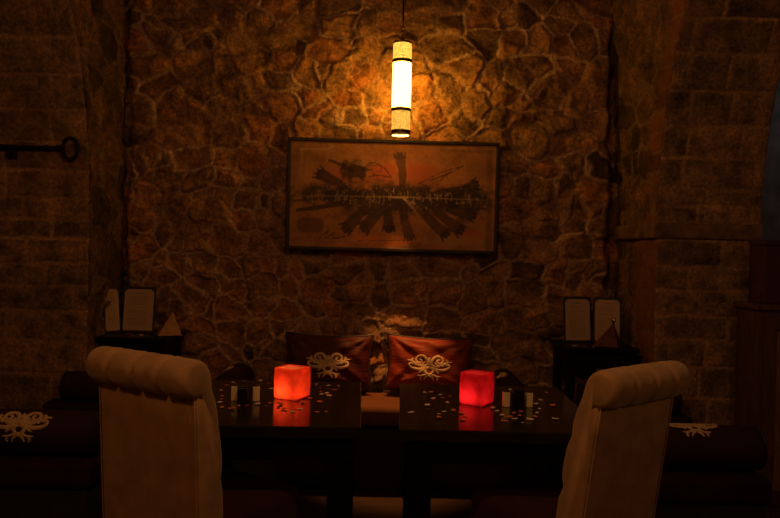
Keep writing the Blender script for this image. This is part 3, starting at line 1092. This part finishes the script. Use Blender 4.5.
def candle(label, loc, rz, side, ht, mat, pool, col, power):
    root = thing('square_candle', label, 'candle', loc, rz, 'glowing square candles')
    s = side / 2
    N = 28
    rings = [rsq(s - 0.006, 0.010, 0.0), rsq(s - 0.001, 0.013, 0.006), rsq(s, 0.014, 0.02), rsq(s + 0.0005, 0.014, ht * 0.5), rsq(s, 0.014, ht - 0.010)]
    top = []
    for (x, y, z_) in rsq(s - 0.002, 0.013, ht - 0.002):
        top.append((x, y, z_ - 0.006 * (1 - abs(math.sin(2 * math.atan2(y, x)))) + 0.003))
    rings.append(top)
    rings.append([(x * (s - 0.010) / (s - 0.002), y * (s - 0.010) / (s - 0.002), z_) for x, y, z_ in top])
    rings.append([(x * (s - 0.013) / (s - 0.002), y * (s - 0.013) / (s - 0.002), z_ - 0.003) for x, y, z_ in top])
    V = [p for r_ in rings for p in r_]
    F = []
    for k in range(len(rings) - 1):
        for i in range(N):
            i2 = (i + 1) % N
            F.append((k * N + i, k * N + i2, (k + 1) * N + i2, (k + 1) * N + i))
    MB().add(V, F).build('wax_shell', mat, root, smooth=True)
    rr_ = rings[-1]
    MB().add(rr_ + [(x * 0.6, y * 0.6, z_ - 0.004) for x, y, z_ in rr_], [(i, (i + 1) % N, N + (i + 1) % N, N + i) for i in range(N)] + [tuple(range(N, 2 * N))]).build('wax_top', pool, root, smooth=True)
    MB().add(rsq(s - 0.012, 0.008, 0.001) + rsq(s - 0.012, 0.008, 0.010), [tuple(reversed(range(N))), tuple(range(N, 2 * N))] +
             [(i, (i + 1) % N, N + (i + 1) % N, N + i) for i in range(N)]).build('light_base', M['shade_inner'], root)
    l = bpy.data.lights.new('candle_light', 'POINT')
    l.energy = power
    l.color = col
    l.shadow_soft_size = 0.016
    o = bpy.data.objects.new('candle_light', l)
    C.objects.link(o)
    o.parent = root
    o.location = (-0.018, -0.022, 0.034)
    return root


candle('orange-red glowing square candle on the left table', (-0.412, 3.035, 0.7605), R(-25), 0.120, 0.131, M['wax_left'], M['wax_pool'], (1.0, 0.42, 0.2), 0.32)
candle('crimson glowing square candle on the right table', (0.386, 3.000, 0.7605), R(-34), 0.116, 0.132, M['wax_right'], M['wax_pool_red'], (1.0, 0.30, 0.42), 0.20)


# ---------------------------------------------------------------- shakers and holders
def shaker(label, x, y):
    root = thing('shaker', label, 'salt shaker', (x, y, 0.7603), R(8), 'cream shakers')
    MB().box((-0.014, -0.014, 0), (0.014, 0.014, 0.062)).build('shaker_body', M['ceramic'], root, bevel=0.003)
    MB().lathe([(0.0135, 0.0622), (0.0135, 0.066), (0.008, 0.069), (0.0, 0.0695)], 20).build('cap', M['bronze'], root, smooth=True)


def holder(label, x, y):
    root = thing('condiment_box', label, 'condiment holder', (x, y, 0.7603), 0, 'black boxes between the shakers')
    MB().box((-0.022, -0.032, 0), (0.022, 0.032, 0.066)).build('box_body', M['black_gloss'], root, bevel=0.003)
    MB().box((-0.0235, -0.0335, 0.0665), (0.0235, 0.0335, 0.076)).build('lid', M['black_gloss'], root, bevel=0.003)


shaker('cream square shaker left of the black box, left table', -0.643, 2.95)
holder('black box between two cream shakers on the left table', -0.597, 2.915)
shaker('cream square shaker right of the black box, left table', -0.552, 2.95)
shaker('cream square shaker left of the black box, right table', 0.504, 2.95)
holder('black box between two cream shakers on the right table', 0.552, 2.945)
shaker('cream square shaker right of the black box, right table', 0.600, 2.95)


# ---------------------------------------------------------------- menus, cones, corner tables
def page_colors(nx, ny, seed):
    r = random.Random(seed)
    c = np.zeros((ny, nx, 3))
    c[:] = (0.48, 0.33, 0.23)
    row = ny - 9
    c[row - 1:row + 1, int(nx * 0.36):int(nx * 0.64)] *= 0.45
    row -= 7
    while row > 6:
        a = int(nx * r.uniform(0.12, 0.22))
        b = int(nx * r.uniform(0.7, 0.9))
        x = a
        while x < b:
            ln = r.randint(2, 6)
            c[row:row + 1, x:min(b, x + ln)] *= 0.55
            x += ln + 1
        row -= r.choice([3, 3, 3, 6])
    return c


page_m = attr_mat('menu_paper', rough=0.8, bump=0.03, spec=0.2)


def menu(label, loc, rz, panels, tilt=-7):
    """panels: list of (centre x, centre y, width, turn in degrees, page?)"""
    root = thing('menu_folder', label, 'menu', loc, rz, 'menus standing on the corner tables')
    for k, (x, y, wd, turn, pg) in enumerate(panels):
        m = Matrix.Translation((x, y, 0)) @ Matrix.Rotation(R(turn), 4, 'Z') @ Matrix.Rotation(R(tilt), 4, 'X')
        MB().box((-wd / 2, 0.0, 0), (wd / 2, 0.006, 0.285), m).build('cover', M['leather'], root, bevel=0.002)
        if pg:
            p = painted_panel('page', wd - 0.024, 0.255, 0.002, 60, 90, page_colors(60, 90, 9 + k + int(loc[0] * 10)), page_m, root, corner=0.018)
            p.matrix_local = m @ Matrix.Translation((0, -0.0025, 0.014))
    return root


def corner_table(label, x0, x1):
    cx, hw = (x0 + x1) / 2, (x1 - x0) / 2
    root = thing('corner_table', label, 'side table', (cx, 4.29, 0), 0, 'black corner tables in the alcove')
    MB().box((-hw, -0.20, 0.835), (hw, 0.20, 0.862)).build('tabletop', M['black_wood'], root, bevel=0.004)
    a = MB()
    t = 0.02
    ax, ay = hw - 0.03, 0.17
    a.box((-ax, -ay, 0.75), (ax, -ay + t, 0.8345)).box((-ax, ay - t, 0.75), (ax, ay, 0.8345))
    a.box((-ax, -ay + t, 0.75), (-ax + t, ay - t, 0.8345)).box((ax - t, -ay + t, 0.75), (ax, ay - t, 0.8345))
    a.build('apron', M['black_wood'], root, bevel=0.002)
    for sx in (-1, 1):
        for sy in (-1, 1):
            x, y = sx * (hw - 0.045), sy * 0.155
            MB().box((x - 0.024, y - 0.024, 0), (x + 0.024, y + 0.024, 0.834)).build('leg', M['black_wood'], root, bevel=0.003)
    MB().box((-hw + 0.03, -0.165, 0.30), (hw - 0.03, 0.165, 0.322)).build('shelf', M['black_wood'], root, bevel=0.003)


corner_table('black side table in the left corner of the alcove', -1.715, -1.30)
corner_table('black side table in the right corner of the alcove', 1.035, 1.475)
menu('open menu with a foreshortened left page, on the left corner table', (-1.555, 4.33, 0.8625), 0,
     [(0.0, 0.0, 0.205, 0, True), (-0.135, -0.038, 0.115, 52, True)])
menu('open menu with two pale pages on the right corner table', (1.27, 4.335, 0.8625), 0,
     [(-0.092, 0.0, 0.180, 6, True), (0.088, 0.0, 0.172, -8, True)])


def cone(label, loc, mat, tilt, tdir, hgt, wd, knob, off):
    root = thing('metal_cone', label, 'ornament', loc, tdir, 'metal cones on the corner tables')
    root.rotation_euler = (0, R(tilt), tdir)
    mb = MB()
    V, F = [], []
    for z_, s in ((0.0, wd), (0.004, wd * 1.01), (hgt * 0.95, wd * 0.10), (hgt, wd * 0.05)):
        for a in range(4):
            t = R(45 + 90 * a)
            V.append((s * math.cos(t) + off * z_ / hgt, s * math.sin(t), z_))
    for k in range(3):
        for a in range(4):
            b = (a + 1) % 4
            F.append((4 * k + a, 4 * k + b, 4 * k + 4 + b, 4 * k + 4 + a))
    F += [(3, 2, 1, 0), (12, 13, 14, 15)]
    mb.add(V, F)
    mb.build('cone_body', mat, root, bevel=0.003)
    if knob:
        MB().lathe([(0.006, hgt - 0.004), (0.006, hgt + 0.006), (0.013, hgt + 0.014), (0.015, hgt + 0.022), (0.010, hgt + 0.032), (0.0, hgt + 0.036)], 20, Matrix.Translation((off, 0, 0))).build('knob', M['polished'], root, smooth=True)
    return root


cone('brassy pyramid-shaped ornament leaning beside the left menu', (-1.335, 4.25, 0.8640), M['brass'], 0, R(22), 0.135, 0.098, False, 0.022)
cone('dark pyramid-shaped ornament with shiny knob before the right menu', (1.310, 4.19, 0.8640), M['dark_copper'], 0, R(-25), 0.135, 0.105, True, 0.035)

# ---------------------------------------------------------------- iron key on the left pier
key = thing('iron_key', 'large old black iron key mounted flat on the left brick pier', 'key', (-1.99, 3.955, 1.94))
MB().tube([(-0.205, 0, 0), (-0.11, 0, 0), (0.0, 0, 0), (0.125, 0, 0)], [0.016, 0.015, 0.014, 0.013], 14).build('shaft', M['iron'], key, smooth=True)
MB().lathe([(0.0, -0.232), (0.012, -0.230), (0.019, -0.222), (0.019, -0.212), (0.014, -0.204), (0, -0.204)], 16, Matrix.Rotation(R(90), 4, 'Y')).build('tip', M['iron'], key, smooth=True)
MB().tube([(0.172 + 0.042 * math.cos(t), 0, 0.061 * math.sin(t)) for t in np.linspace(0, 6.2832, 36, endpoint=False)], 0.0105, 10, closed=True).build('bow', M['iron'], key, smooth=True)
for x in (0.112, 0.04):
    MB().lathe([(0.0, x - 0.009), (0.018, x - 0.008), (0.020, x), (0.018, x + 0.008), (0.0, x + 0.009)], 16, Matrix.Rotation(R(90), 4, 'Y')).build('collar', M['iron'], key, smooth=True)
mb = MB().box((-0.185, -0.007, -0.060), (-0.160, 0.007, -0.004)).box((-0.150, -0.007, -0.060), (-0.128, 0.007, -0.004)).box((-0.162, -0.007, -0.030), (-0.148, 0.007, -0.004))
mb.build('bit', M['iron'], key, bevel=0.002)
MB().tube([(-0.05, -0.004, 0.0), (-0.05, 0.04, 0.0)], 0.006, 8).build('hook', M['iron'], key)

# ---------------------------------------------------------------- cabinet at the right edge
cab = thing('wooden_cabinet', 'brown wooden cabinet with framed panel at the right edge beside the pier', 'cabinet', (2.33, 3.82, 0))
MB().box((-0.365, -0.10, 0.06), (0.37, 0.13, 1.135)).build('body', M['brown_wood'], cab, bevel=0.004)
MB().box((-0.385, -0.125, 1.1355), (0.39, 0.135, 1.165)).build('cabinet_top', M['brown_wood'], cab, bevel=0.005)
MB().box((-0.375, -0.115, 0.0), (0.38, 0.132, 0.0595)).build('plinth', M['brown_wood'], cab, bevel=0.004)
fr = MB()
fr.box((-0.335, -0.122, 0.10), (-0.275, -0.1005, 1.10)).box((0.275, -0.122, 0.10), (0.335, -0.1005, 1.10))
fr.box((-0.2745, -0.122, 1.03), (0.2745, -0.1005, 1.10)).box((-0.2745, -0.122, 0.10), (0.2745, -0.1005, 0.17))
dr = fr.build('door', M['brown_wood'], cab, bevel=0.003)
MB().box((-0.272, -0.110, 0.172), (0.272, -0.1008, 1.028)).build('door_panel', M['brown_panel'], dr, bevel=0.002)
bx = thing('storage_box', 'dark reddish box standing on the wooden cabinet at the right edge', 'box', (2.24, 3.83, 1.1655))
MB().box((-0.235, -0.08, 0), (0.235, 0.08, 0.315)).build('box_body', M['dark_red_box'], bx, bevel=0.006)
MB().box((-0.239, -0.084, 0.3155), (0.239, 0.084, 0.345)).build('lid', M['dark_red_box'], bx, bevel=0.005)

# ---------------------------------------------------------------- rose petals
def petal_mesh(name, mat, cup):
    V, F = [], []
    n = 7
    for j in range(n):
        for i in range(n):
            a, b = -1 + 2 * i / (n - 1), -1 + 2 * j / (n - 1)
            x = a * math.sqrt(1 - b * b / 2) * (0.85 + 0.15 * b)
            y = b * math.sqrt(1 - a * a / 2)
            zz = cup * (x * x + 0.7 * y * y) + 0.06 * math.sin(3 * x + 1)
            V.append((x * 0.0145, y * 0.0165, zz * 0.0145))
    for j in range(n - 1):
        for i in range(n - 1):
            F.append((j * n + i, j * n + i + 1, (j + 1) * n + i + 1, (j + 1) * n + i))
    m0 = min(q[2] for q in V)
    V = [(x, y, z_ - m0 + 0.0006) for x, y, z_ in V]
    o = MB().add(V, F).build(name, mat, None, smooth=True)
    s = o.modifiers.new('thickness', 'SOLIDIFY')
    s.thickness = 0.0009
    s.offset = 1.0
    return o


PET_L = [(-0.734, 3.333), (-0.688, 3.363), (-0.613, 3.372), (-0.566, 3.328), (-0.745, 3.142), (-0.711, 3.018), (-0.69, 2.885), (-0.618, 2.782), (-0.60, 2.835),
         (-0.533, 2.88), (-0.484, 2.904), (-0.491, 2.848), (-0.338, 3.33), (-0.278, 3.288), (-0.31, 3.237), (-0.29, 3.10), (-0.253, 3.067), (-0.281, 2.944),
         (-0.351, 2.925), (-0.414, 2.802), (-0.347, 2.809), (-0.274, 2.764), (-0.240, 2.775), (-0.645, 3.178), (-0.75, 3.257), (-0.48, 3.31), (-0.44, 2.885),
         (-0.66, 3.07), (-0.53, 3.20), (-0.24, 3.20), (-0.30, 3.15), (-0.27, 3.12), (-0.33, 3.01), (-0.44, 2.83), (-0.57, 2.85), (-0.66, 2.80), (-0.50, 3.35), (-0.23, 3.30), (-0.70, 2.95), (-0.37, 2.76)]
PET_R = [(0.201, 3.203), (0.247, 3.079), (0.282, 3.125), (0.231, 2.813), (0.204, 2.711), (0.273, 2.835), (0.309, 2.753), (0.294, 2.688), (0.46, 2.784),
         (0.455, 2.687), (0.514, 2.824), (0.546, 2.844), (0.59, 2.763), (0.52, 2.662), (0.586, 3.30), (0.679, 3.084), (0.705, 2.969), (0.637, 2.906),
         (0.45, 2.852), (0.097, 2.783), (0.202, 3.054), (0.173, 3.178), (0.742, 3.25), (0.50, 2.723), (0.42, 3.28), (0.54, 3.13), (0.17, 2.92), (0.66, 2.73), (0.48, 2.74), (0.30, 2.80), (0.26, 2.98), (0.53, 2.78), (0.61, 2.83), (0.24, 3.15), (0.44, 2.90), (0.56, 2.72), (0.64, 3.0), (0.21, 2.78)]
PET_A = [(-1.52, 4.16), (-1.485, 4.205), (-1.56, 4.21), (-1.46, 4.15)]
PET_B = [(1.13, 4.19), (1.165, 4.15), (1.21, 4.12), (1.10, 4.14)]
protos = {}
rp = random.Random(77)


def petals(spots, z0, where, red_share):
    for k, (x, y) in enumerate(spots):
        red = rp.random() < red_share
        key_ = ('red' if red else 'pale', rp.randint(0, 1))
        if key_ not in protos:
            o = petal_mesh('rose_petal', M['petal_red' if red else 'petal_pale'], 0.45 if key_[1] else 0.75)
            protos[key_] = o
        else:
            o = protos[key_].copy()
            C.objects.link(o)
        s = rp.uniform(0.5, 0.98)
        o.location = (x, y, z0)
        o.rotation_euler = (0, 0, rp.uniform(0, 6.28))
        o.scale = (s, s * rp.uniform(0.8, 1.1), s)
        tag(o, ('deep red' if red else 'pale') + ' rose petal scattered on the ' + where, 'petal', ('red' if red else 'pale') + ' petals on the ' + where)


petals(PET_L, 0.7602, 'left dining table', 0.52)
petals(PET_R, 0.7602, 'right dining table', 0.45)
petals(PET_A, 0.8622, 'left corner table', 0.5)
petals(PET_B, 0.8622, 'right corner table', 0.5)
